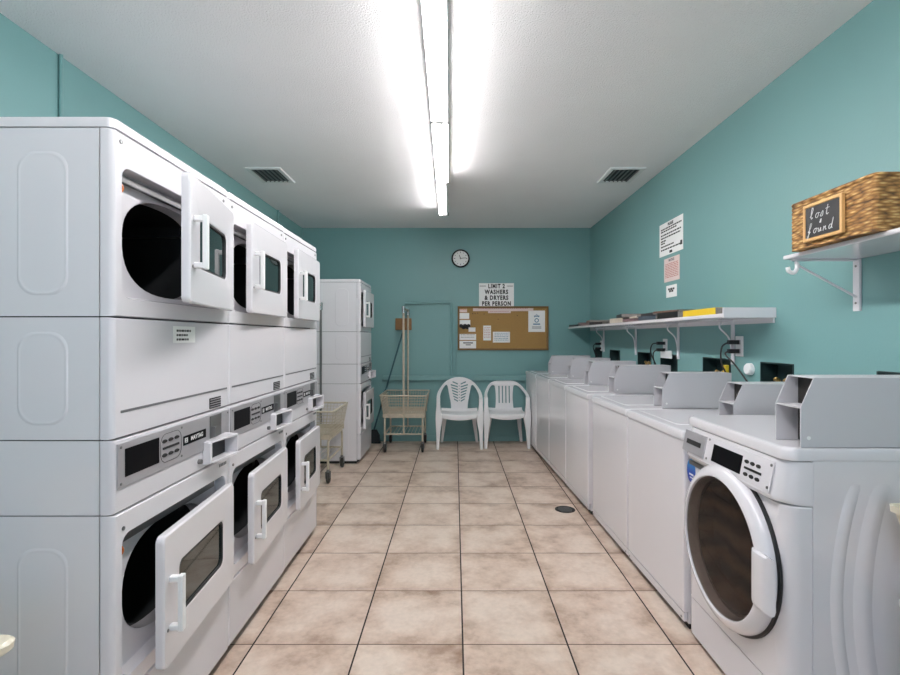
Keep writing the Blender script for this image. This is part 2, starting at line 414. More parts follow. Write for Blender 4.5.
def dryer_stack(x, y0, W, rz, label, doors, D=.72, notice=False):
    t = empty('stacked_dryer', (x, y0, 0), rz); tag(t, label, 'dryer', 'stacked white dryers on the left')
    # cabinet: open-fronted shells
    bm = B()
    for za, zb in ((SH['mid'], SH['lid']), (SH['con'], SH['mid']), (SH['low'], SH['con']), (.03, SH['low'])):
        g = .0018
        box(bm, -D, -.0405, .001, .012, za+g, zb-g); box(bm, -D, -.0405, W-.012, W-.001, za+g, zb-g); box(bm, -D, -D+.012, .012, W-.012, za+g, zb-g)
    part('cabinet', bm, WHITE, t)
    part('seam_lining', box(box(box(B(), -D+.02, -.044, .0125, .016, .03, SH['lid']), -D+.02, -.044, W-.016, W-.0125, .03, SH['lid']), -D+.02, -.044, .016, W-.016, SH['con']-.01, SH['con']+.01), GAPM, t)  # near-black sheets showing through the panel seams
    # embossed rectangles pressed in the side sheet
    bm = B()
    for a, b_, c, d in ((-.268,-.125,.06,.76), (-.268,-.125,1.10,1.36), (-.268,-.125,1.46,1.86)):
        lp = lambda i, yy: [(u, yy, v) for u, v in rr(a+i, b_-i, c+i, d-i, .05)]
        loft(bm, [lp(0,.0012), lp(.005,-.0006), lp(.008,-.0006), lp(.013,.0005)], False, True)
    part('side_embossing', bm, WHITE, t, smooth=True)
    # lid cap
    lp = lambda z, i: [(u, v, z) for u, v in rr(-D, 0-i, i, W-i, .022)]
    part('top_panel', loft(B(), [lp(SH['lid']+.0015,0), lp(SH['top']-.014,0), lp(SH['top']-.005,.003), lp(SH['top'],.012)], True, True), WHITE, t, smooth=True)
    a0, a1 = .035, W-.03
    h0, h1 = .108, .610
    up = front_slab('upper_front_panel', W, SH['mid'], SH['lid'], t, (a0,a1,1.455,1.832, h0,h1,1.478,1.79))
    front_slab('middle_panel', W, SH['con'], SH['mid'], t, m=WHITE2)
    front_slab('console_panel', W, SH['low'], SH['con'], t, m=WHITE2)
    front_slab('lower_front_panel', W, SH['kick'], SH['low'], t, (a0,a1,.365,.782, h0,h1,.40,.735))
    front_slab('kick_panel', W, .045, SH['kick'], t, m=WHITE2)
    part('shaded_toe_base', bx(-D+.03, -.045, .02, W-.02, 0, .06), BLACKM, t)  # black colour stands in for shade below the kick panel
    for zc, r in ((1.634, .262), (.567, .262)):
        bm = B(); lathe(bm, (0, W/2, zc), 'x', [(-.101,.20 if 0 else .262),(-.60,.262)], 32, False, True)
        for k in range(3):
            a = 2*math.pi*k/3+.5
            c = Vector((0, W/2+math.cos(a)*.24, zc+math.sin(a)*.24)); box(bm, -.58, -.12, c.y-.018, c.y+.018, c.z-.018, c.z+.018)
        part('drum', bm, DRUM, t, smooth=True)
    # recess details: dark strip painting the inner shadow at the recess top, orange wire, screw
    for zz in (1.817, .768):
        part('recess_shade_strip', bx(-.036, -.022, a0+.02, a1-.05, zz-.022, zz), STEEL, t, bevel=.002)
        tg = B(); tube(tg, spline([(-.03,.055,zz-.015),(-.02,.068,zz-.04),(-.025,.058,zz-.06)]), .004, 6)
        part('wire', tg, ORANGE, t)
    for yy, zz in ((.03,1.897),(.04,.80),(W-.05,1.90)):
        tg = B(); disc(tg, (-.001, yy, zz), 'x', .006, .004, 10); part('screw', tg, STEEL, t)
    # groove under the middle panel, vent grille
    part('groove', bx(-.002, .0012, .03, W-.02, 1.130, 1.137), GREYINK, t)
    gr = part('grille', bx(-.002, .002, W-.165, W-.075, 1.068, 1.108), BLACKM, t)
    bm = B()
    for k in range(4): box(bm, .0015, .004, W-.162, W-.078, 1.073+k*.009, 1.076+k*.009)
    part('grille_bars', bm, GREY, gr)
    # control plate
    cp = part('control_plate', bx(-.002, .004, .012, W-.006, .918, 1.045), GREY, t, bevel=.0015)
    part('display', bx(.003, .0055, .042, .205, .945, 1.026), BLACK, cp, bevel=.001)
    bm = B()
    for r_ in (0, 1):
        for k in range(3):
            c = (.0035, .235+k*.035, .962+r_*.045)
            loft(bm, [[(c[0], c[1]+math.cos(a)*.014, c[2]+math.sin(a)*.006) for a in [2*math.pi*q/12 for q in range(12)]],
                      [(c[0]+.003, c[1]+math.cos(a)*.013, c[2]+math.sin(a)*.005) for a in [2*math.pi*q/12 for q in range(12)]]], True, True)
    box(bm, .0035, .006, .225, .318, .981, .988)
    part('buttons', bm, BLACKM, cp)
    bm = B(); lp = [(.0045, .215+.058*(1-math.cos(a)), .985+.045*math.sin(a)) for a in [2*math.pi*k/24 for k in range(24)]]
    tube(bm, [(.0045, u, v) for u, v in rr(.213, .332, .938, 1.03, .03)], .0009, 4, closed=True)
    part('button_outline', bm, BLACKM, cp)
    lg = part('logo_plate', bx(.003, .0055, .345, .50, .968, 1.0), BLACK, cp)
    text('lettering', 'MAYTAG', .021, PAPER, lg, (.0056, .435, .984), ROT_LEFT, .0006, ext=.0003)
    bm = B(); 
    for q in ((.352,.356),(.368,.372)): box(bm, .0056, .0062, q[0], q[1], .975, .993)
    for q in ((.975,.979),(.989,.993)): box(bm, .0056, .0062, .352, .372, q[0], q[1])
    tube(bm, [(.006,.357,.979),(.006,.357,.988),(.006,.362,.982),(.006,.367,.988),(.006,.367,.979)], .0012, 4)
    part('logo_mark', bm, PAPER, lg)
    bm = B()
    for yy, zz in ((.025,.93),(.025,1.033),(.335,.936),(.335,1.033),(W-.02,1.033)): disc(bm, (.0035,yy,zz), 'x', .004, .002, 8)
    part('screws', bm, STEEL, cp)
    part('coin_slide', box(bx(.004, .007, W-.17, W-.08, .955, 1.04), .007, .022, W-.165, W-.145, .96, 1.0), STEEL, cp, bevel=.001)
    # coin drawer frame
    y0_, y1_ = W-.215, W-.045
    bm = B()
    P = [(0,.865),(.030,.868),(.030,.945),(0,.952)]
    prism(bm, P, 'y', y0_, y0_+.014); prism(bm, [(0,.865),(.060,.868),(.060,.952),(0,.958)], 'y', y1_-.008, y1_)
    for za, zb in ((.865,.878),(.943,.953)):
        lo_ = [bm.verts.new(p) for p in ((0,y0_+.014,za),(.030,y0_+.014,za+.001),(.060,y1_-.008,za+.001),(0,y1_-.008,za))]
        hi_ = [bm.verts.new(p) for p in ((0,y0_+.014,zb),(.030,y0_+.014,zb-.003),(.060,y1_-.008,zb+.002),(0,y1_-.008,zb))]
        bm.faces.new(lo_); bm.faces.new(hi_)
        for i in range(4): bm.faces.new((lo_[i], lo_[(i+1)%4], hi_[(i+1)%4], hi_[i]))
    part('coin_box', bm, WHITE, t, bevel=.002)
    part('coin_tray', bx(.001, .008, y0_+.014, y1_-.008, .878, .943), BLACKM, t)
    bm = B(); disc(bm, (0, W-.245, .885), 'x', .009, .012, 12); part('key_lock', bm, STEEL, t, smooth=True)
    bm = B()
    for k in range(5): box(bm, -.001, .0008, W-.085+k*.013, W-.077+k*.013, .822, .834)
    part('number_mark', bm, GREYINK, t)
    bm = B()
    for k in range(5): box(bm, -.001, .0008, W-.10+k*.014, W-.092+k*.014, 1.862, 1.872)
    part('name_mark', bm, GREYINK, t)
    (ua, ul, ut), (la, ll, lt) = doors
    dryer_door(t, ua, 1.450, ul, ut); dryer_door(t, la, .342, ll, lt)
    if notice:
        s = part('notice_label', bx(-.001, .001, .29, .43, 1.325, 1.382), PAPER, t)
        bm = B()
        for k, (a, b_) in enumerate(((.31,.40),(.31,.39),(.31,.385))):
            q = a
            while q < b_-.008:
                l = random.uniform(.008,.02); box(bm, .0009, .0015, q, min(q+l,b_), 1.363-k*.015, 1.370-k*.015); q += l+.004
        part('printed_lines', bm, INK, s)
    return t
dryer_stack(-.945, 1.372, .701, 0, 'nearest white stacked dryer, upper door swung open and notice label on its middle panel',
            ((.668,.54,11), (.672,.57,4.5)), notice=True)
dryer_stack(-.947, 2.0755, .677, 0, 'middle white stacked dryer of the near row of three', ((.628,.53,2.5), (.632,.54,3.5)))
dryer_stack(-.951, 2.755, .663, 0, 'farthest white stacked dryer of the near row of three, beside a wire laundry cart', ((.612,.52,2), (.618,.525,3)))
dryer_stack(-1.0, 5.25, .69, 0, 'white stacked dryer standing alone near the back wall', ((.665,.555,0), (.665,.555,0)))

# ------------------------------------------------------------------ coin hood used on the washers
def coin_hood(root, x0, x1, y0, z0, hh=.212, wy=.125):
    m0 = hh*.57; s = .004
    pts = [(x0,z0),(x0,z0+m0),(x0+.042,z0+hh),(x1,z0+hh),(x1,z0)]
    bm = B(); prism(bm, pts, 'y', y0, y0+s); prism(bm, pts, 'y', y0+wy-s, y0+wy)
    box(bm, x0+.042, x1, y0+s, y0+wy-s, z0+hh-s, z0+hh); box(bm, x1-s, x1, y0+s, y0+wy-s, z0, z0+hh-s)
    o = part('coin_hood', bm, HOODM, root, bevel=.001)
    part('divider', bx(x0, x0+.12, y0+s, y0+wy-s, z0+m0-.004, z0+m0), HOODM, o)
    part('coin_mechanism', box(box(bx(x0+.075, x0+.082, y0+s, y0+wy-s, z0+.002, z0+hh-s), x0+.05, x0+.075, y0+.02, y0+.035, z0+m0+.01, z0+m0+.06), x0+.04, x0+.075, y0+.012, y0+.032, z0+.02, z0+m0-.01), MECH, o)
    bm = B(); disc(bm, (x0+.06, y0+.06, z0+m0+.03), 'x', .01, .016, 12); disc(bm, (x0+.06, y0+.03, z0+.03), 'x', .008, .02, 12)
    part('key_lock', bm, BLACKM, o, smooth=True)
    bm = B(); disc(bm, (x0+.025, y0-.002, z0+.03), 'y', .006, .003, 10); part('rivet', bm, PAPER, o)
    return o

# ------------------------------------------------------------------ top-loading washers (right wall)
def top_loader(x, y, W, rz, label, D=.66, hx0=.20, hx1=.635):
    t = empty('washing_machine', (x, y, 0), rz); tag(t, label, 'washing machine', 'top loading washers along the right wall')
    bm = bx(.022, D, .004, W-.004, .03, .872); part('cabinet', bm, WHITE, t, bevel=.006)
    fp = lambda x_, i: RX(x_, rr(.004+i, W-.004-i, .085+i*.3, .872-i*.3, .004))
    part('front_panel', loft(B(), [fp(.024,0), fp(.01,0), fp(.003,.004), fp(0,.014)], True, True), WHITE, t, smooth=True)
    part('kick_panel', bx(.002, .02, .006, W-.006, .042, .082), WHITE2, t, bevel=.003)
    part('shaded_toe_base', bx(.035, D-.02, .02, W-.02, 0, .03), BLACKM, t)  # base coloured black for the shaded gap at the floor
    lp = lambda z, i: [(u, v, z) for u, v in rr(-.008+i, D, .002+i, W-.002-i, .014)]
    part('deck', loft(B(), [lp(.874,.002), lp(.898,0), lp(.911,.005), lp(.916,.016)], True, True), WHITE, t, smooth=True)
    lq = lambda z, i: [(u, v, z) for u, v in rr(.045+i, .46-i, .15+i, W-.05-i, .03)]
    lid = part('lid', loft(B(), [lq(.9155,0), lq(.9185,.002), lq(.9205,.008)], True, True), WHITE, t, smooth=True)
    part('lid_gap', loft(B(), [lq(.9160,-.003), lq(.9170,-.002)], True, True), GREY, t)
    bm = B()
    for yy in (.03, W-.03): disc(bm, (.0005, yy, .055), 'x', -.0 or .006, .003, 10)
    part('screws', bm, STEEL, t)
    coin_hood(t, hx0, hx1, .006, .9165)
    return t
th = math.atan2(.038, 1.382)
pos = [(1.045 - .0275*k*.691, 2.263+.691*k) for k in range(2)]
NL = ['white top loading washer directly behind the front loading washer', 'second white top loading washer behind the front loader, just before the gap in the row']
for k in range(2):
    top_loader(pos[k][0], pos[k][1], .689, th, NL[k], hx0=(.235, .215)[k])
th2 = math.radians(2.1)
FL = ['white top loading washer just past the gap, nearest of the far four', 'second nearest of the four white top loading washers past the gap',
      'second farthest white top loading washer of the row', 'farthest white top loading washer, against the back wall by the plastic chairs']
for k in range(4):
    top_loader(1.003-math.sin(th2)*.655*k, 3.735+math.cos(th2)*.655*k, .653, th2, FL[k], D=.68, hx0=(.20,.205,.225,.17)[k])

# ------------------------------------------------------------------ front-loading washer
def front_loader(x, y, W):
    t = empty('front_loading_washer', (x, y, 0)); tag(t, 'large white front loading washer with round brown glass door in the right foreground', 'washing machine')
    D = .66
    ZT = .805
    # cabinet sides with pressed ribs
    bm = bx(.08, D, .002, W-.002, .03, .952); part('cabinet', bm, WHITE, t, bevel=.003)
    bm = B()
    for cx, w_, z0, z1, bow in ((.205,.022,.12,.885,-.062), (.29,.032,.10,.885,-.066), (.45,.032,.10,.885,.066), (.535,.022,.12,.885,.062)):
        rings = []
        n = 18
        for k in range(n+1):
            tt = k/n; z = z0+(z1-z0)*tt; off = bow*4*tt*(1-tt)-bow*.2
            e = min(1, math.sin(math.pi*tt)*3.5)
            rings.append([(cx+off+w_*c, .0025-.0065*e*h_, z) for c, h_ in ((-1,0),(-.7,.5),(-.3,.95),(.1,1),(.5,.7),(.8,.3),(1,0))])
        vs = [[bm.verts.new(p) for p in r] for r in rings]
        for a, b_ in zip(vs, vs[1:]):
            for i in range(6): bm.faces.new((a[i],a[i+1],b_[i+1],b_[i]))
    part('side_ribs', bm, WHITE, t, smooth=True)
    # front moulding, rounded vertical corners, with a round opening
    def o(z0, z1, xx, r): return [(xx, u, v) for u, v in rr(r, W-r, z0, z1, .002, 6)]
    fp = lambda xx, i, iz: RX(xx, rr(.002+i, W-.002-i, .19+iz, ZT-iz, .004, 9))
    cy, cz, Ro = W/2-.008, .548, .300
    n = 40
    fpl = [fp(.078,0,0), fp(.045,.002,0), fp(.022,.008,0), fp(.009,.022,.001), fp(.001,.045,.003)]
    circ = lambda xx, r: [(xx, cy+r*math.cos(a), cz+r*math.sin(a)) for a in [math.radians(-90+90*(q//10)+ (q%10)*9.0 + (0)) for q in range(40)]]
    # match rr ordering: corners start at (u1,v0)
    def circ(xx, r):
        out = []
        for q in range(4):
            for j in range(10):
                a = math.radians(-90+90*q+ (9+ j*8.0)); out.append((xx, cy+r*math.cos(a), cz+r*math.sin(a)))
        return out
    part('front_panel', loft(B(), fpl+[circ(.001,.262)], True, False), WHITE, t, smooth=True)
    # kick panel
    kp = lambda xx, i: RX(xx, rr(.002+i, W-.002-i, .03, .187, .003))
    part('kick_panel', loft(B(), [kp(.078,0), kp(.045,.002), kp(.022,.008), kp(.009,.022), kp(.003,.045)], True, True), WHITE2, t, smooth=True)
    part('shaded_toe_base', bx(.06, D-.03, .03, W-.03, 0, .032), BLACKM, t)  # toe gap shade put into the black base colour
    # console band, bulging forward, canted
    def band(y0, y1, e=0):
        return [[(xx+e*0, yy, zz) for xx, zz in ((.08,ZT+.004),(.0,ZT+.004),(-.020,ZT+.010),(-.028,ZT+.028),(-.004,.945),(.08,.945))] for yy in (y0, y1)]
    prof = [(.08,ZT+.003),(.004,ZT+.003),(-.016,ZT+.008),(-.026,ZT+.024),(-.002,.948),(.08,.948)]
    rings = []
    for yy, s in ((.002,.0),(.006,.35),(.018,.7),(.045,.93),(.075,1),(W-.075,1),(W-.045,.93),(W-.018,.7),(W-.006,.35),(W-.002,0)):
        rings.append([(.08-(.08-px)*(.05+.95*s) if px < .08 else px, yy, pz) for px, pz in prof])
    part('console', loft(B(), rings, True, True), WHITE, t, smooth=True)
    # everything on the sloping console face
    ca = math.atan2(.024, .948-(ZT+.024))
    cf = empty('console_face', (-.0265, 0, ZT+.024)); cf.parent = t; cf.rotation_euler = (0, ca, 0)
    ff = lambda name, a, b_, c, d, m, h=.003, bev=.001: part(name, bx(-h, .002, a, b_, c, d), m, cf, bevel=bev)
    ff('control_plate', .055, W-.215, .008, .108, WHITE2, .0015)
    ff('display', .225, .425, .020, .088, BLACK, .003)
    bm = B()
    for r_ in (0, 1):
        for k in range(3):
            c = (.192-k*.034+.006*r_, .030+r_*.044)
            loft(bm, [[(xx, c[0]+math.cos(a)*.013*q, c[1]+math.sin(a)*.007*q) for a in [2*math.pi*j/12 for j in range(12)]] for xx, q in ((-.001,1),(-.004,.9))], True, True)
    box(bm, -.004, -.001, .108, .205, .048, .056)
    part('buttons', bm, BLACKM, cf)
    bm = B()
    for a, b_ in ((W-.225,.02),(W-.225,.098),(.066,.02),(.066,.095)): disc(bm, (-.004,a,b_), 'x', .005, .003, 8)
    part('screws', bm, STEEL, cf)
    cs = ff('coin_slot_plate', W-.20, W-.02, .012, .104, GREY, .006, .002)
    part('coin_slot', bx(-.0075, -.005, W-.17, W-.05, .048, .068), BLACKM, cs)
    part('drawer_slot', bx(-.004, .01, W-.21, W-.03, ZT-.028, ZT-.006), STEEL, t, bevel=.004)
    # lid
    lp = lambda z, i: [(u, v, z) for u, v in rr(-.006+i, D, i, W-i, .045)]
    part('lid', loft(B(), [lp(.9515,.002), lp(.956,0), lp(.980,0), lp(.989,.005), lp(.993,.016)], True, True), WHITE, t, smooth=True)
    # door: ring, seal, glass, latch grip
    d = B(); c = (0, cy, cz)
    lathe(d, c, 'x', [(.004,.298),(-.016,.300),(-.030,.296),(-.041,.286),(-.048,.272),(-.051,.262),(-.051,.257),(-.045,.254),(-.02,.25),(.004,.25)], 64)
    door = part('door', d, WHITE, t, smooth=True)
    d = B(); lathe(d, c, 'x', [(.0015,.309),(-.008,.308),(-.010,.300),(.0,.294)], 64); part('door_seal', d, BLACKM, door, smooth=True)
    d = B(); lathe(d, c, 'x', [(-.043,.2545),(-.049,.235),(-.055,.17),(-.059,.09),(-.060,.001)], 48, False, True)
    gm = bpy.data.materials.new('tinted_glass'); gm.use_nodes = True; N, L = nt(gm); b = N['Principled BSDF']
    b.inputs['Base Color'].default_value = (.16,.12,.10,1); b.inputs['Roughness'].default_value = .03; b.inputs['Transmission Weight'].default_value = .9; b.inputs['IOR'].default_value = 1.02
    b.inputs['Coat Weight'].default_value = .35; b.inputs['Coat Roughness'].default_value = .02
    part('door_glass', d, gm, door, smooth=True)
    d = B(); lathe(d, c, 'x', [(.003,.236),(.06,.215),(.075,.15),(.06,.05),(.055,.001)], 48, False, True); part('drum', d, SWIRL, t, smooth=True)  # bowl behind the glass carries the painted reflection swirl
    d = B()
    hy = cy-.278
    rings = []
    for zz, s in ((cz-.098,.0),(cz-.094,.7),(cz-.08,1),(cz+.07,1),(cz+.084,.7),(cz+.088,0)):
        rings.append([(-.046-.016*s*k_, hy+u, zz) for u, k_ in ((-.045,-.6),(-.03,.6),(-.01,1),(.03,1),(.052,.3),(.052,-1),(-.045,-1))])
    loft(d, rings, True, True); part('latch_grip', d, WHITE, door, smooth=True)
    # oval sticker under the drawer slot
    d = B(); o2 = [(xx, W-.044+.036*math.cos(a), .750+.052*math.sin(a)) for xx in (0,) for a in [2*math.pi*k/24 for k in range(24)]]
    sk = part('sticker', loft(B(), [[(.008,)+p[1:] for p in o2], [(-.0015,)+p[1:] for p in o2]], True, True), STICK, t)
    sk['label'] = 'blue oval sticker'
    part('sticker_text', box(bx(-.0022,-.0012,W-.068,W-.030,.730,.738), -.0022,-.0012,W-.062,W-.036,.718,.722), PAPER, sk)
    d = B(); disc(d, (-.0005, .04, .10), 'x', .005, .004, 8); part('screw', d, STEEL, t)
    coin_hood(t, .048, .62, .011, .9935, .222, .125)
    return t
front_loader(1.052, 1.567, .686)

# ------------------------------------------------------------------ plastic chairs
def fill2d(outer, holes, th):
    """flat shape with holes, triangulated with inner points so that it can be bent, given a thickness"""
    from mathutils.geometry import delaunay_2d_cdt
    P, E = [], []
    for lp in [outer]+holes:
        n0 = len(P); P += [Vector((p[0], p[1])) for p in lp]; E += [(n0+i, n0+(i+1) % len(lp)) for i in range(len(lp))]
    def inside(p, lp):
        c = False; j = len(lp)-1
        for i in range(len(lp)):
            (xi, yi), (xj, yj) = lp[i][:2], lp[j][:2]
            if (yi > p[1]) != (yj > p[1]) and p[0] < (xj-xi)*(p[1]-yi)/(yj-yi)+xi: c = not c
            j = i
        return c
    ok = lambda p: inside(p, outer) and not any(inside(p, h) for h in holes)
    for i in range(-14, 15):
        for j in range(0, 24):
            p = (i*.02+.003, .41+j*.0185)
            if ok(p): P.append(Vector(p))
    V, _e, F, *_ = delaunay_2d_cdt(P, E, [], 0, 1e-5)
    bm = bmesh.new(); lo = [bm.verts.new((v.x, v.y, -th/2)) for v in V]; hi = [bm.verts.new((v.x, v.y, th/2)) for v in V]
    cnt = {}
    for f in F:
        c = sum((V[i] for i in f), Vector((0,0)))/len(f)
        if not ok(c): continue
        bm.faces.new([lo[i] for i in reversed(f)]); bm.faces.new([hi[i] for i in f])
        for i in range(len(f)):
            e = (f[i], f[(i+1) % len(f)]); k = tuple(sorted(e)); cnt.setdefault(k, []).append(e)
    for k, v in cnt.items():
        if len(v) == 1: i, j = v[0]; bm.faces.new((lo[i], lo[j], hi[j], hi[i]))
    bmesh.ops.delete(bm, geom=[v for v in bm.verts if not v.link_faces], context='VERTS')
    return bm
def plastic_chair(x, y, rz, label, style, m=PLASTIC, pads=False, top=.83, hw=.275):
    t = empty('plastic_chair', (x, y, 0), rz); tag(t, label, 'chair', 'moulded plastic chairs')
    s = hw/.275; k = (top-.62)/.21
    Z = lambda z: .62+(z-.62)*k if z > .62 else z
    if style == 1:
        half = [(0,.832),(.05,.829),(.10,.815),(.15,.792),(.20,.757),(.245,.705),(.272,.655),(.278,.60)]
        inner = [(.236,.60),(.232,.645),(.212,.690),(.188,.722),(.168,.738),(.150,.72),(.138,.66),(.122,.58),(.108,.50),(.104,.425)]
    else:
        half = [(0,.832),(.06,.830),(.12,.822),(.17,.80),(.215,.757),(.25,.70),(.27,.655),(.275,.60)]
        inner = [(.238,.60),(.234,.65),(.215,.69),(.19,.728),(.165,.752),(.14,.755),(.122,.74),(.112,.66),(.108,.55),(.118,.425)]
    dens = lambda L: [(p.x, p.y) for p in spline([(a, b_, 0) for a, b_ in L], 4)]
    H_ = dens(half); I_ = dens(inner)
    right = H_[0:]+I_[0:]
    outer = [(-a, b_) for a, b_ in reversed(H_[1:])]+H_+I_+[(-a, b_) for a, b_ in reversed(I_)]
    holes = []
    if style == 1:
        for r_ in range(7):
            z = .52+r_*.036
            wd = .035+.05*(r_/6)+.015
            for sg in (-1, 1):
                a, b_ = .018, min(.018+wd, .125)
                if r_ == 6: b_ = .085
                holes.append([(sg*a, z), (sg*b_, z+.028), (sg*b_, z+.045), (sg*a, z+.017)])
        for r_ in range(6): holes.append([(-.006, .535+r_*.036), (.006, .535+r_*.036), (.006, .545+r_*.036), (-.006, .545+r_*.036)])
    else:
        for c in (-.066,-.022,.022,.066):
            holes.append([(c-.007,.50),(c+.007,.50),(c+.0085,.745),(c-.0085,.745)])
    bm = fill2d(outer, holes, .012)
    for v in bm.verts:
        u, z, w_ = v.co.x, v.co.y, v.co.z
        z2 = Z(z); q = max(0, min(1, (abs(u)-.13)/.12)); q = q*q*(3-2*q)
        back = .11+.06*(z2-.42)/.4 - .25*u*u
        arm = -.20+.33*max(0, min(1, (z-.62)/.18))**.8
        v.co = (u*s, (back*(1-q)+arm*q)-w_, z2)
    part('backrest', bm, m, t, smooth=True)
    # seat with rolled front lip
    rows = []
    for yy, zz in ((-.245,.345),(-.25,.375),(-.245,.405),(-.22,.418),(-.10,.405),(.03,.398),(.10,.405),(.125,.435)):
        wv = .235*s if yy < 0 else .235*s*(1-.25*yy)
        rows.append([(u*wv, yy+.03*(u*u)*(1 if yy < -.2 else 0), zz+.012*u*u+(.02*u*u if zz < .39 and yy < -.2 else 0)) for u in [-1+2*i/10 for i in range(11)]])
    bm = B(); vt = [[bm.verts.new(p) for p in r] for r in rows]; vb = [[bm.verts.new((p[0], p[1]+(.008 if i < 3 else 0), p[2]-(.008 if i > 2 else 0))) for p in r] for i, r in enumerate(rows)]
    for V in (vt, vb):
        for a, b_ in zip(V, V[1:]):
            for i in range(10): bm.faces.new((a[i],a[i+1],b_[i+1],b_[i]))
    for i in range(10): bm.faces.new((vt[0][i],vt[0][i+1],vb[0][i+1],vb[0][i])); bm.faces.new((vt[-1][i],vt[-1][i+1],vb[-1][i+1],vb[-1][i]))
    for i in range(len(rows)-1):
        for e in (0, 10): bm.faces.new((vt[i][e],vt[i+1][e],vb[i+1][e],vb[i][e]))
    part('seat', bm, m, t, smooth=True)
    for sg in (-1, 1):
        bm = B(); rings = []
        for z, xc, w_, yc, dp in ((0,.262,.017,-.235,.030),(.20,.256,.024,-.225,.034),(.36,.246,.042,-.215,.045),(.42,.252,.034,-.212,.045),(.52,.256,.022,-.205,.04),(.615,.256,.022,-.20,.03)):
            rings.append([(sg*xc*s+a*w_, yc+b_*dp, z) for a, b_ in ((-1,-1),(1,-1),(1,1),(-1,1))])
        part('leg', loft(bm, rings, True, True), m, t, bevel=.006)
        bm = B(); rings = []
        for z, xc, w_, yc, dp in ((0,.225,.016,.16,.022),(.2,.20,.022,.135,.028),(.40,.18,.032,.10,.03)):
            rings.append([(sg*xc*s+a*w_, yc+b_*dp, z) for a, b_ in ((-1,-1),(1,-1),(1,1),(-1,1))])
        part('leg', loft(bm, rings, True, True), m, t, bevel=.006)
        if pads:
            lp = lambda z, i: [(u, v, z) for u, v in rr(sg*.262-.033+i, sg*.262+.033-i, -.305+i, .05-i, .033)]
            part('armrest', loft(B(), [lp(.622,.012), lp(.630,.002), lp(.645,0), lp(.652,.008)], True, True), m, t, smooth=True)
    return t
plastic_chair(.055, 6.18, 0, 'white plastic chair with a fan shaped herringbone slotted back, left of the pair', 1)
plastic_chair(.630, 6.22, 0, 'white plastic chair with vertical back slots, right of the pair beside the washers', 2, top=.785, hw=.272)
plastic_chair(-1.318, .868, R90, 'cream plastic chair whose armrest tip enters the photo at lower left beside the dryer stack', 2, CREAMP, pads=True)

# ------------------------------------------------------------------ wire laundry carts
def cart(x, y, label, L=.60, Wt=.546, Wb=.46, stuff_=False):
    t = empty('laundry_cart', (x, y, 0)); tag(t, label, 'laundry cart', 'cream wire laundry carts')
    zt, zb = .664, .405
    hw, hb, hl, hlb = Wt/2, Wb/2, L/2, L/2-.04
    def loop(z):
        q = (z-zb)/(zt-zb); a = hb+(hw-hb)*q; b_ = hlb+(hl-hlb)*q
        return a, b_
    rim = B()
    tube(rim, [(u, v, zt) for u, v in rr(-hw, hw, -hl, hl, .03, 4)], .009, 8, closed=True)
    rm = part('rim', rim, CREAM, t, smooth=True)
    bk = B()
    for z in (.63,.60,.565,.53,.495,.46,.43,.405):
        a, b_ = loop(z); tube(bk, [(u, v, z) for u, v in rr(-a, a, -b_, b_, .025, 3)], .0024, 5, closed=True)
    at, bt = loop(zt); ab, bb = loop(zb)
    for k in range(17):
        u = -1+2*k/16
        for sg in (-1, 1): tube(bk, [(u*at*.96, sg*bt, zt), (u*ab*.96, sg*bb, zb)], .0022, 5)
        for sg in (-1, 1): tube(bk, [(sg*at, u*bt*.96, zt), (sg*ab, u*bb*.96, zb)], .0022, 5)
        tube(bk, [(u*ab*.96, -bb, zb), (u*ab*.96, bb, zb)], .0022, 5); tube(bk, [(-ab, u*bb*.96, zb), (ab, u*bb*.96, zb)], .0022, 5)
    part('basket', bk, CREAM, t)
    for v in (-1, 1): part('basket_band', bx(-hb-.012, hb+.012, v*bb-.006, v*bb+.006, zb-.002, zb+.045), CREAM, t, bevel=.002)
    f = B()
    for sg in (-1, 1):
        tube(f, arcpath([(sg*(hb-.01), -bb+.0, .12), (sg*(hb-.01), -bb, zb-.01), (sg*(hb-.01), bb, zb-.01), (sg*(hb-.01), bb, .12)], .05), .011, 8)
        tube(f, [(sg*(hb-.01), -bb, .213), (sg*(hb-.01), bb, .213)], .008, 8)
        tube(f, [(-hb+.01, sg*bb, .213), (hb-.01, sg*bb, .213)], .009, 8)
        tube(f, [(0, sg*bb, .213), (0, sg*bb, zb)], .009, 8)
    part('frame', f, CREAM, t, smooth=True)
    lr = B()
    for k in range(11):
        u = -1+2*k/10; tube(lr, [(u*(hb-.02), -bb, .213), (u*(hb-.02), bb, .213)], .0025, 5)
    part('lower_rack', lr, CREAM, t)
    pz = 1.68
    h = B(); tube(h, arcpath([(0, -hl+.03, zb), (0, -hl+.03, pz), (0, hl-.03, pz), (0, hl-.03, zb)], .04), .0125, 10)
    part('hanging_rack', h, CREAM if stuff_ else STEEL, t, smooth=True)
    j = B()
    for v in (-1, 1): disc(j, (0, v*(hl-.03), pz-.055), 'z', .021, .075, 12)
    part('rack_joint', j, CHROME, t, smooth=True)
    for sx in (-1, 1):
        for sy in (-1, 1):
            cx, cy = sx*(hb-.01), sy*bb
            c = B(); disc(c, (cx, cy, .105), 'z', .014, .025, 10); box(c, cx-.02, cx-.016, cy-.02, cy+.03, .05, .11); box(c, cx+.016, cx+.02, cy-.02, cy+.03, .05, .11); box(c, cx-.02, cx+.02, cy-.02, cy+.02, .104, .11)
            ct = part('caster', c, STEEL, t)
            wv = B(); lathe(wv, (cx-.013, cy+.015, .052), 'x', [(0,.03),(.0,.046),(.006,.052),(.020,.052),(.026,.046),(.026,.03)], 20, True, True)
            part('wheel', wv, RUBBER, ct, smooth=True)
    return t
cart(-.598, 6.035, 'cream wire laundry cart with a tall twin pole, standing against the back wall', stuff_=True)
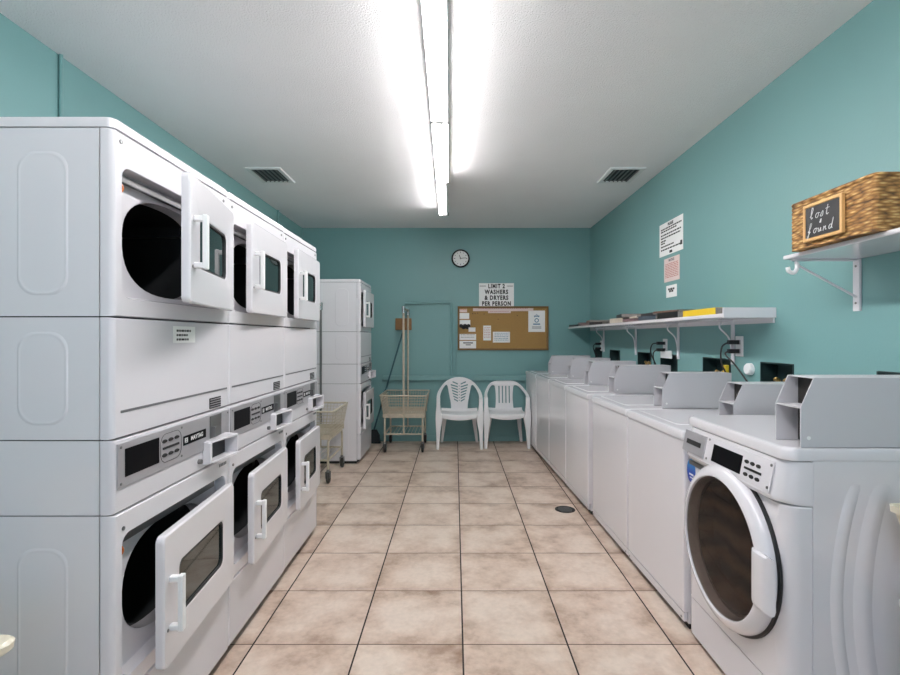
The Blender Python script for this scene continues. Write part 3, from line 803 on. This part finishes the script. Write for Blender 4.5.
cart(-1.385, 4.83, 'wire laundry cart half hidden between the near dryers and the far dryer stack', L=.64)

# ------------------------------------------------------------------ back wall things
o = part('wood_block', bx(-.765, -.56, YB-.045, YB-.001, 1.435, 1.585), WOOD, bevel=.004); tag(o, 'square brown wood block fixed to the back wall behind the cart poles', 'wood block')
t = empty('broom', (-1.03, 6.29, 0)); tag(t, 'dark broom leaning against the back wall beside the far dryer stack', 'broom')
bm = B(); tube(bm, [(.0,.0,.16), (.355,.095,1.40)], .010, 8); part('handle', bm, BROOMM, t, smooth=True)
bm = B(); rings = [[(a*w_+.03*z, b_*d_, z) for a, b_ in ((-1,-1),(1,-1),(1,1),(-1,1))] for z, w_, d_ in ((0,.085,.03),(.1,.07,.028),(.17,.03,.02))]
part('bristles', loft(bm, rings, True, True), BRISTLE, t, bevel=.004)

# clock
t = empty('wall_clock', (.072, YB, 2.358)); tag(t, 'round wall clock with black rim and white face high on the back wall', 'clock')
bm = B(); lathe(bm, (0,0,0), 'y', [(-.001,.10),(-.001,.117),(-.022,.118),(-.032,.112),(-.032,.102),(-.018,.098)], 40); part('rim', bm, BLACK, t, smooth=True)
bm = B(); disc(bm, (0,-.018,0), 'y', .099, .016, 40); part('dial', bm, PAPER, t)
bm = B()
for k in range(12):
    a = math.pi*k/6; c = Vector((math.sin(a)*.08, -.0185, math.cos(a)*.08)); l = .012 if k % 3 == 0 else .007
    d_ = Vector((math.sin(a),0,math.cos(a))); tube(bm, [c-d_*l, c+d_*l*.6], .0036, 5)
part('hour_marks', bm, INK, t)
for nm, a, l, r_ in (('hour_hand', -22, .045, .004), ('minute_hand', 84, .068, .003)):
    a = math.radians(a); bm = B(); tube(bm, [(-math.sin(a)*.012,-.021,-math.cos(a)*.012), (math.sin(a)*l,-.021,math.cos(a)*l)], r_, 5); part(nm, bm, INK, t)

# sign
t = empty('wall_sign', (.535, YB, 1.885)); tag(t, 'white sign about the two machine limit above the cork board', 'sign')
part('board', bx(-.225, .225, -.01, -.001, -.155, .155), PAPER, t, bevel=.002)
for k, s_ in enumerate(('LIMIT 2', 'WASHERS', '& DRYERS', 'PER PERSON')):
    text('lettering', s_, .076, INK, t, (0, -.0105, .114-k*.075), ROT_BACK, .0036, sx=(.74,.77,.77,.75)[k], space=1.22)
bm = B(); 
for a, b_ in ((-.215,-.135),(.135,.215)): box(bm, a, b_, -.0112, -.0102, .113, .121)
part('rule_lines', bm, GREYINK, t)

# cork board
t = empty('bulletin_board', (.62, YB, 1.458)); tag(t, 'cork bulletin board in a thin wooden frame on the back wall', 'bulletin board')
HW, HH = .585, .283
part('cork_panel', bx(-HW+.015, HW-.015, -.012, -.002, -HH+.015, HH-.015), CORK, t)
bm = loft(B(), [[(u, yy, v) for u, v in rr(-HW+i, HW-i, -HH+i, HH-i, .002, 1)] for yy, i in ((-.002,0),(-.022,0),(-.024,.004),(-.022,.022),(-.010,.024))])
part('frame', bm, CORKF, t)
def bp(px, py): return ((px-455)*6.395/496, H-(py-337)*6.395/496)
def crop(a, b_): return bp(455+a/9, 300+b_/9)
def note(label, x0, y0, x1, y1, m=PAPER, cat='note', lines=None, ink=GREYINK, dy=0, extra=None):
    (xa, za), (xb, zb) = crop(x0, y0), crop(x1, y1)
    t_ = empty('pinned_paper', ((xa+xb)/2, YB-.0125-dy, (za+zb)/2)); tag(t_, label, cat, 'papers pinned on the cork board')
    w_, h_ = (xb-xa)/2, (za-zb)/2
    part('sheet', bx(-w_, w_, -.0012, -.0002, -h_, h_), m, t_)
    if lines:
        bm = B()
        for k in range(lines):
            z = h_*.75-k*(2*h_*.8/lines); q = -w_*.82
            while q < w_*.8:
                l = random.uniform(.01,.03); box(bm, q, min(q+l, w_*.82), -.0018, -.001, z-.004, z+.002); q += l+.006
        part('printed_lines', bm, ink, t_)
    if extra: extra(t_, w_, h_)
    return t_
note('small white and orange card at top left of the cork board', 40, 80, 108, 110, PAPER2, 'card', 1, ORANGE)
note('blank white card second from top at the left of the cork board', 40, 117, 128, 170, PAPER, 'card')
def blob(t_, w_, h_):
    bm = B()
    for a, b_, r_ in ((-.05,-.03,.026),(.0,-.035,.032),(.045,-.03,.026),(-.02,-.05,.024),(.03,-.052,.022)):
        disc(bm, (a, -.003, b_), 'y', r_, .002, 10)
    part('dark_picture', bm, BLACKM, t_)
note('white card with a dark picture at the left of the cork board', 42, 180, 138, 245, PAPER, 'card', None, extra=blob)
note('tiny white slip below the dark picture on the cork board', 122, 247, 184, 286, PAPER, 'card', dy=.004)
note('white card with grey rules, upper of the two bottom left cards on the cork board', 40, 306, 190, 360, PAPER, 'card', 2)
def lost(t_, w_, h_):
    bm = B(); box(bm, -w_*.55, w_*.62, -.0018, -.001, .015, .028); box(bm, -w_*.25, w_*.35, -.0018, -.001, -.008, .002); part('printed_lines', bm, INK, t_)
note('white card with black print at the bottom left corner of the cork board', 40, 368, 190, 435, PAPER, 'card', None, extra=lost)
note('narrow upright white list in the left middle of the cork board', 254, 230, 324, 364, PAPER, 'note', 7, REDINK)
note('white landscape card with blue handwriting low on the cork board', 341, 286, 495, 383, PAPER, 'card', 5, BLUEINK)
note('long thin paper banner along the top of the cork board', 162, 72, 705, 100, PAPER2, 'banner', 1, REDINK)
note('short paper strip under the long banner on the cork board', 298, 100, 502, 118, PAPER2, 'banner', 1, REDINK, dy=.003)
def logo(t_, w_, h_):
    bm = B(); lathe(bm, (0,-.002,.01), 'y', [(0,.028),(-.001,.028),(-.001,.018),(0,.018)], 24)
    box(bm, -.045,.045,-.003,-.001,-.045,-.030); box(bm, -.035,.035,-.003,-.001,.06,.072); tube(bm, [(-.03,-.002,.05),(0,-.002,.09),(.03,-.002,.05)], .003, 5)
    part('blue_emblem', bm, BLUEINK, t_)
    bm = B()
    for k in range(3): box(bm, -.06,.06,-.002,-.001,-.068-k*.014,-.063-k*.014)
    part('printed_lines', bm, GREYINK, t_)
note('white poster with a blue emblem at the right of the cork board', 660, 95, 810, 287, PAPER, 'poster', None, extra=logo)
t = B()
for a, b_ in ((160,122),(182,122),(205,118),(262,126),(388,172),(560,140)):
    x_, z_ = crop(a, b_); disc(t, (x_, YB-.018, z_), 'y', .006, .007, 8)
pins = part('pushpins', t, BLACKM, None); pins.parent = bpy.data.objects['bulletin_board']; pins.location = (-.62, -YB, -1.458)

# ------------------------------------------------------------------ right wall: notices
def wall_sheet(name, label, ya, yb, z0, z1, tilt, m, cat='sign', draw=None, grp='notices on the right wall'):
    t_ = empty(name, (XR, (ya+yb)/2, (z0+z1)/2)); t_.rotation_euler = (math.radians(tilt), 0, 0); tag(t_, label, cat, grp)
    h = abs(ya-yb)/2; v = (z1-z0)/2
    part('sheet', bx(-.004, -.001, -h, h, -v, v), m, t_)
    if draw: draw(t_, h, v)
    return t_
def rules(t_, h, v, spans, ink, x=-.0048, th=.006):
    bm = B()
    for z, a, b_ in spans:
        q = a*h
        while q < b_*h:      # image left = +y side
            l = random.uniform(.02,.045); box(bm, x, x+.001, -min(q+l, b_*h), -q, z*v-th, z*v+th); q += l+.008
    part('printed_lines', bm, ink, t_)
def d1(t_, h, v):
    text('lettering', 'PLEASE', .032, INK, t_, (-.005, 0, v*.82), ROT_RIGHT, .001)
    rules(t_, h, v, [(.64,-.85,.9),(.50,-.85,.5),(.28,-.85,.85),(.10,-.85,.8),(-.08,-.85,-.4),(-.22,-.85,-.5),(-.42,-.85,.3),(-.62,-.85,.85)], INK, th=.0055)
    part('emblem', box(bx(-.005,-.004,-.03,.02,-v*.93,-v*.78), -.005,-.004,-h*.95,-h*.80,-v*.7,-v*.45), INK, t_)
def d2(t_, h, v):
    text('lettering', 'NOTICE', .028, GREYINK, t_, (-.005, 0, v*.78), ROT_RIGHT, .0006)
    rules(t_, h, v, [(.5-.14*k,-.85,.85) for k in range(9)], REDINK, th=.003)
def d3(t_, h, v):
    rules(t_, h, v, [(.35,-.6,.6),(.0,-.4,.4)], INK, th=.008)
wall_sheet('wall_notice', 'large white notice with bold black lines high on the right wall', 3.80, 4.235, 2.020, 2.292, 0, PAPER, draw=d1)
wall_sheet('wall_notice', 'pinkish notice below the large white one on the right wall', 3.86, 4.14, 1.797, 1.99, 0, PAPER2, draw=d2)
wall_sheet('wall_notice', 'smallest white note, lowest of the three on the right wall', 3.91, 4.10, 1.668, 1.765, 0, PAPER, draw=d3)

# ------------------------------------------------------------------ long shelf
def bracket(parent, y, z, D, drop, brace=True):
    bm = B(); box(bm, XR-.014, XR-.002, y-.014, y+.014, z-drop, z); box(bm, XR-D+.02, XR-.002, y-.012, y+.012, z-.012, z-.001)
    if brace: tube(bm, spline([(XR-D+.05,y,z-.012),(XR-.09,y,z-.05),(XR-.03,y,z-.12),(XR-.010,y,z-drop+.02)],5), .006, 6)
    return part('bracket', bm, WHITE, parent, bevel=.002)
t = empty('long_wall_shelf', (0, 0, 0)); tag(t, 'long white shelf on the right wall above the washers', 'shelf')
SZ = 1.452
part('shelf_board', bx(1.459, XR-.001, 2.71, YB-.03, SZ, SZ+.022), WHITE, t, bevel=.003)
part('end_panel', bx(1.461, XR-.001, 2.698, 2.712, SZ-.002, SZ+.054), WHITE, t, bevel=.002)
part('wall_batten', bx(XR-.012, XR-.001, 2.712, YB-.03, SZ-.03, SZ), WHITE, t)
for y in (3.11, 3.87, 4.78, 5.81): bracket(t, y, SZ, .13, .28)

# magazines on it
def magazine(label, yc, xc, L, Wd, z, th_, rz, cover, grp='magazines and papers on the long shelf', tiltx=0):
    t_ = empty('magazine', (xc, yc, z), math.radians(rz)); t_.rotation_euler.x = math.radians(tiltx)
    tag(t_, label, 'magazine', grp)
    part('pages', bx(-Wd/2+.002, Wd/2-.002, -L/2+.002, L/2-.002, .0012, th_-.0012), NEWS, t_)
    c = B(); box(c, -Wd/2, Wd/2, -L/2, L/2, 0, .0012); box(c, -Wd/2, Wd/2, -L/2, L/2, th_-.0012, th_); box(c, -Wd/2, -Wd/2+.0012, -L/2, L/2, .0012, th_-.0012)
    part('cover', c, cover, t_)
    return th_
CV = [mat('cover_charcoal', lin(48,44,46), .4, noise=.5, nscale=30), mat('cover_mauve', lin(120,98,100), .4, noise=.5, nscale=30), mat('cover_slate', lin(70,80,92), .4, noise=.5, nscale=30),
      mat('cover_cream', lin(196,186,170), .4, noise=.3, nscale=30), mat('cover_black', lin(20,20,24), .35, noise=.4, nscale=20), mat('cover_brown', lin(110,84,70), .4, noise=.5, nscale=30)]
ZS = SZ+.022
MG = [('dark magazine lying at the far end of the long shelf', 6.15, .22, 4, .016, 8, 0, 0),
      ('slate covered magazine on the far end dark one', 5.90, .22, 2, .012, -12, .017, 0),
      ('mauve magazine in the far third of the long shelf', 5.60, .23, 1, .022, 5, 0, 0),
      ('brown magazine stacked on the mauve magazine', 5.48, .21, 5, .016, -8, .023, 0),
      ('charcoal magazine just before the mauve and brown pair', 5.17, .22, 0, .020, 14, 0, 0),
      ('black magazine lying low near the shelf middle', 4.85, .21, 4, .014, -6, 0, 0),
      ('cream magazine under the raised black magazine', 4.52, .22, 3, .030, 4, 0, 0),
      ('black magazine raised highest on the cream magazine', 4.42, .22, 4, .022, -10, .031, 0),
      ('mauve magazine right of the raised black one', 4.14, .22, 1, .018, 9, 0, 0),
      ('cream magazine stacked on the right mauve magazine', 4.10, .20, 3, .012, -9, .019, 0),
      ('slate magazine in the near third of the long shelf', 3.80, .22, 2, .024, 3, 0, 0),
      ('charcoal magazine on top of the near slate one', 3.80, .21, 0, .014, -5, .025, 0),
      ('black magazine beside the yellow phone book', 3.42, .23, 4, .030, 2, 0, 0),
      ('brown magazine half over the black one beside the yellow book', 3.50, .20, 5, .010, 10, .0315, 0)]
for lb, y, wd, c, th_, rz, dz, _ in MG: magazine(lb, y, 1.575, .30, wd, ZS+dz*1.35+.0005, th_*1.35, rz, CV[c])
magazine('thick yellow book at the near end of the long shelf', 3.01, 1.585, .40, .22, ZS+.0005, .038, 0, YELLOW)

# ------------------------------------------------------------------ hook-up boxes
def hookup(ya, yb, label, valves):
    t_ = empty('washer_hookup_box', (XR, (ya+yb)/2, BZ0)); tag(t_, label, 'outlet box', 'recessed hook-up boxes along the right wall')
    h = (yb-ya)/2; Hb = BZ1-BZ0; g = .002
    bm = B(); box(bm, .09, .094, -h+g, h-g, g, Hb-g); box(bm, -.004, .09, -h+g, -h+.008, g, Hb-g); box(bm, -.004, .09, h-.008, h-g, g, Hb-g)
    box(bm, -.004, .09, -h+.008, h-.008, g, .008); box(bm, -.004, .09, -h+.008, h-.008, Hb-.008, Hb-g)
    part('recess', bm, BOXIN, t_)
    if valves:
        bm = B()
        for q in (-.05, .03):
            disc(bm, (.03, q, .09), 'z', .012, .05, 10); disc(bm, (.03, q, .14), 'y', .01, .03, 8); ball(bm, (.02, q, .145), .010)
        part('valve', bm, BRASS, t_, smooth=True)
        bm = B(); tube(bm, spline([(.03,-.05,.09),(.02,-.06,.04),(.03,-.02,.01)]), .01, 8); part('hose', bm, BLACKM, t_, smooth=True)
HL = ['dark hook-up box at the right edge of the photo above the front loader', 'dark hook-up box just left of the nearest coin hood', 'dark hook-up box under the near outlet with cords',
      'dark hook-up box under the middle outlet', 'dark green hook-up box between the two middle shelf brackets', 'small looking hook-up box in the far part of the right wall', 'farthest dark hook-up box near the back corner']
for (a, b_), lb, v in zip(BOXES, HL, (0,1,1,0,1,0,0)): hookup(a, b_, lb, v)

# outlets, plugs, cords
def outlet(y, z, label, nplug=2):
    t_ = empty('wall_outlet', (XR, y, z)); tag(t_, label, 'outlet', 'power outlets under the long shelf')
    part('plate', bx(-.007, -.001, -.04, .04, -.062, .062), PLASTIC, t_, bevel=.002)
    for zz in (-.03, .025): part('socket', bx(-.009, -.006, -.017, .017, zz-.014, zz+.014), GREY, t_, bevel=.002)
    return t_
def cord(label, y, z, path, r=.005):
    t_ = empty('power_cord', (XR, y, z)); tag(t_, label, 'power cord', 'plugged cords under the long shelf')
    part('plug', bx(-.075, -.0095, -.013, .013, -.013, .013), BLACKM, t_, bevel=.004)
    bm = B(); tube(bm, spline([(-.07,0,0)]+path), r, 7); part('cable', bm, BLACKM, t_, smooth=True)
    return t_
outlet(3.045, 1.288, 'white wall outlet right of the near shelf bracket')
cord('black cord from the upper socket of the near outlet', 3.045, 1.313, [(-.10,.02,-.03),(-.09,.05,-.12),(-.06,.045,-.20),(-.03,.03,-.31)])
cord('black cord from the lower socket slanting down right behind the hoods', 3.045, 1.258, [(-.09,.0,-.02),(-.06,-.05,-.08),(-.03,-.16,-.20),(-.02,-.26,-.28)])
outlet(4.12, 1.268, 'wall outlet in the middle, above a white plate')
cord('black cord from the upper socket of the middle outlet', 4.12, 1.293, [(-.10,.03,-.01),(-.10,.06,-.08),(-.05,.06,-.20),(-.02,.06,-.30)])
cord('black cord from the lower socket of the middle outlet', 4.12, 1.238, [(-.09,.02,-.02),(-.08,.05,-.08),(-.03,.05,-.25)])
outlet(5.92, 1.24, 'far wall outlet near the back corner')
cord('black cord from the upper socket of the far outlet', 5.92, 1.265, [(-.10,.0,-.03),(-.08,.02,-.10),(-.03,.02,-.25)])
cord('black cord from the lower socket of the far outlet', 5.92, 1.21, [(-.09,-.03,-.03),(-.06,-.03,-.10),(-.03,-.02,-.22)])
o = part('cord_connector', bx(XR-.06, XR-.035, 3.10, 3.13, 1.11, 1.17), YELLOW, bevel=.006); tag(o, 'yellow connector on the hose beside the near outlet cord', 'connector')
t = empty('wall_junction_cap', (XR, 2.93, 1.155)); tag(t, 'white round junction cap on the wall between two hook-up boxes', 'junction cap')
bm = B(); lathe(bm, (0,0,0), 'x', [(-.001,.036),(-.022,.035),(-.030,.028)], 20, True, True); part('cap', bm, PLASTIC, t, smooth=True)
o = part('blank_plate', bx(XR-.012, XR-.001, 3.99, 4.20, 1.17, 1.235), PLASTIC, bevel=.003); tag(o, 'white blank plate on the wall below the middle outlet', 'plate')

# ------------------------------------------------------------------ small shelf and basket
t = empty('small_wall_shelf', (0, 0, 0)); tag(t, 'short white bracketed shelf on the right wall holding the woven basket', 'shelf')
S2 = 1.682
part('shelf_board', bx(1.438, XR-.001, .85, 2.178, S2, S2+.019), WHITE, t, bevel=.006)
for y in (2.15, 1.0):
    b_ = B(); box(b_, XR-.012, XR-.001, y-.017, y+.017, S2-.225, S2-.001); box(b_, 1.46, XR-.012, y-.008, y+.008, S2-.008, S2-.001)
    tube(b_, [(1.478, y, S2-.022), (XR-.008, y, S2-.165)], .0055, 8); tube(b_, [(1.478, y, S2-.022), (1.478, y, S2-.003)], .0055, 8)
    br = part('bracket', b_, WHITE, t, bevel=.001)
    b_ = B(); tube(b_, spline([(1.482,y,S2-.012),(1.482,y,S2-.040),(1.468,y,S2-.058),(1.448,y,S2-.052),(1.442,y,S2-.034)]), .009, 8)
    part('rod_hook', b_, PLASTIC, br, smooth=True)
    b_ = B(); disc(b_, (XR-.0125, y, S2-.03), 'x', -.0 or .005, -.002, 8); disc(b_, (XR-.0125, y, S2-.19), 'x', .005, -.002, 8); part('screws', b_, STEEL, br)

t = empty('woven_basket', (1.545, 1.865, S2+.0195)); tag(t, 'rectangular woven seagrass basket on the short shelf', 'basket')
hx, hy, hz = .143, .212, .188
bm = B()
ring = lambda z, i, b_=0: [(u, v, z) for u, v in rr(-hx+i, hx-i, -hy+i, hy-i, .015, 4)]
R_ = []
nz = 22
for k in range(nz+1):
    z = hz*k/nz; R_.append(ring(z, .002*(1 if k % 2 else 0)))
loft(bm, R_+[ring(hz, .014), ring(.012, .016)], True, True); part('woven_body', bm, WEAVE, t, smooth=True)
bm = B(); tube(bm, [(u, v, hz) for u, v in rr(-hx+.004, hx-.004, -hy+.004, hy-.004, .02, 4)], .008, 8, closed=True); part('rim', bm, WEAVE, t, smooth=True)

t = empty('chalkboard_tag', (1.390, 1.877, S2+.11)); t.rotation_euler = (math.radians(0), math.radians(0), 0)
tag(t, 'small framed chalkboard reading lost and found, hung on the woven basket', 'chalkboard')
fw, fh = .100, .072
bm = loft(B(), [RX(xx, rr(-fw+i, fw-i, -fh+i, fh-i, .002, 1)) for xx, i in ((.008,0),(-.003,0),(-.004,.002),(-.004,.011),(-.001,.012),(.008,.012))], close=True)
part('frame', bm, WOODL, t)
part('slate', bx(-.002, .004, -fw+.014, fw-.014, -fh+.014, fh-.014), BLACKM, t)
# chalk handwriting: strokes in (u right, v up) units
S_ = {'l': [[(0,.3),(.25,.7),(.35,1.3),(.2,1.5),(.1,1.2),(.15,.4),(.3,.05),(.5,.2)]],
      'o': [[(.5,.62),(.25,.6),(.08,.35),(.2,.05),(.45,.05),(.6,.35),(.5,.62),(.8,.55)]],
      's': [[(0,.1),(.35,.7),(.45,.35),(.35,.05),(.1,.05)]],
      't': [[(.2,1.3),(.15,.3),(.3,.05),(.5,.2)], [(-.1,.85),(.5,.9)]],
      'f': [[(0,.3),(.35,.9),(.45,1.4),(.3,1.5),(.2,1.2),(.15,-.4),(.0,-.6),(.05,-.2),(.4,.35)]],
      'u': [[(0,.6),(.05,.15),(.25,.05),(.45,.55),(.48,.1),(.65,.15)]],
      'n': [[(0,.0),(.05,.6),(.1,.3),(.35,.6),(.42,.1),(.6,.15)]],
      'd': [[(.5,.55),(.2,.6),(.05,.3),(.2,.02),(.5,.3),(.62,1.45),(.55,.2),(.75,.1)]],
      '&': [[(.35,.0),(.1,.5),(.3,.7),(.3,.45),(0,.2),(.15,.0),(.4,.3)]]}
bm = B()
def write(word, u0, v0, sc, adv):
    u = u0
    for ch in word:
        for stv in S_[ch]:
            tube(bm, spline([(-.0032, -(u+(a+.22*b_)*sc), v0+b_*sc) for a, b_ in stv], 4), .0013, 5)
        u += adv
write('lost', -.062, .010, .029, .027); write('&', -.010, -.012, .019, .02); write('found', -.072, -.046, .027, .0265)
part('handwriting', bm, CHALK, t)

# ------------------------------------------------------------------ floor drain, stray basket, side table
t = empty('floor_drain', (.858, 3.867, 0)); tag(t, 'round dark floor drain set in the tiles beside the washers', 'drain')
bm = B(); lathe(bm, (0,0,0), 'z', [(.0005,.078),(.003,.077),(.004,.068),(.001,.066)], 28); part('ring', bm, RUBBER, t, smooth=True)
bm = B(); disc(bm, (0,0,.0005), 'z', .067, .0012, 28); part('grate', bm, BLACKM, t)
bm = B()
for k in range(-3, 4): box(bm, -.055+abs(k)*.004, .055-abs(k)*.004, k*.016-.003, k*.016+.003, .0016, .003)
part('grate_bars', bm, STEEL, t)

t = empty('side_table', (1.53, 1.30, 0)); tag(t, 'small white table just outside the right edge, under the cream basket', 'table')
part('tabletop', bx(-.19, .19, -.20, .20, .53, .555), PLASTIC, t, bevel=.004)
for sx in (-1, 1):
    for sy in (-1, 1): part('leg', bx(sx*.16-.018, sx*.16+.018, sy*.17-.018, sy*.17+.018, 0, .53), PLASTIC, t, bevel=.002)
t = empty('laundry_basket', (1.513, 1.375, .5555)); tag(t, 'cream plastic laundry basket whose corner shows at the right edge', 'laundry basket')
lp = lambda z, hx_, hy_, r_=.018: [(u, v, z) for u, v in rr(-hx_, hx_, -hy_, hy_, r_)]
part('tub', loft(B(), [lp(0,.105,.098), lp(.13,.150,.112), lp(.262,.194,.124), lp(.264,.202,.130), lp(.285,.204,.131), lp(.285,.198,.126), lp(.262,.188,.119), lp(.01,.100,.093)], True, True), CREAMP, t, smooth=True)
for sx in (-1, 1): part('handle_slot', bx(sx*.184-.006, sx*.184+.006, -.05, .085, .205, .235), BLACKM, t, bevel=.002)
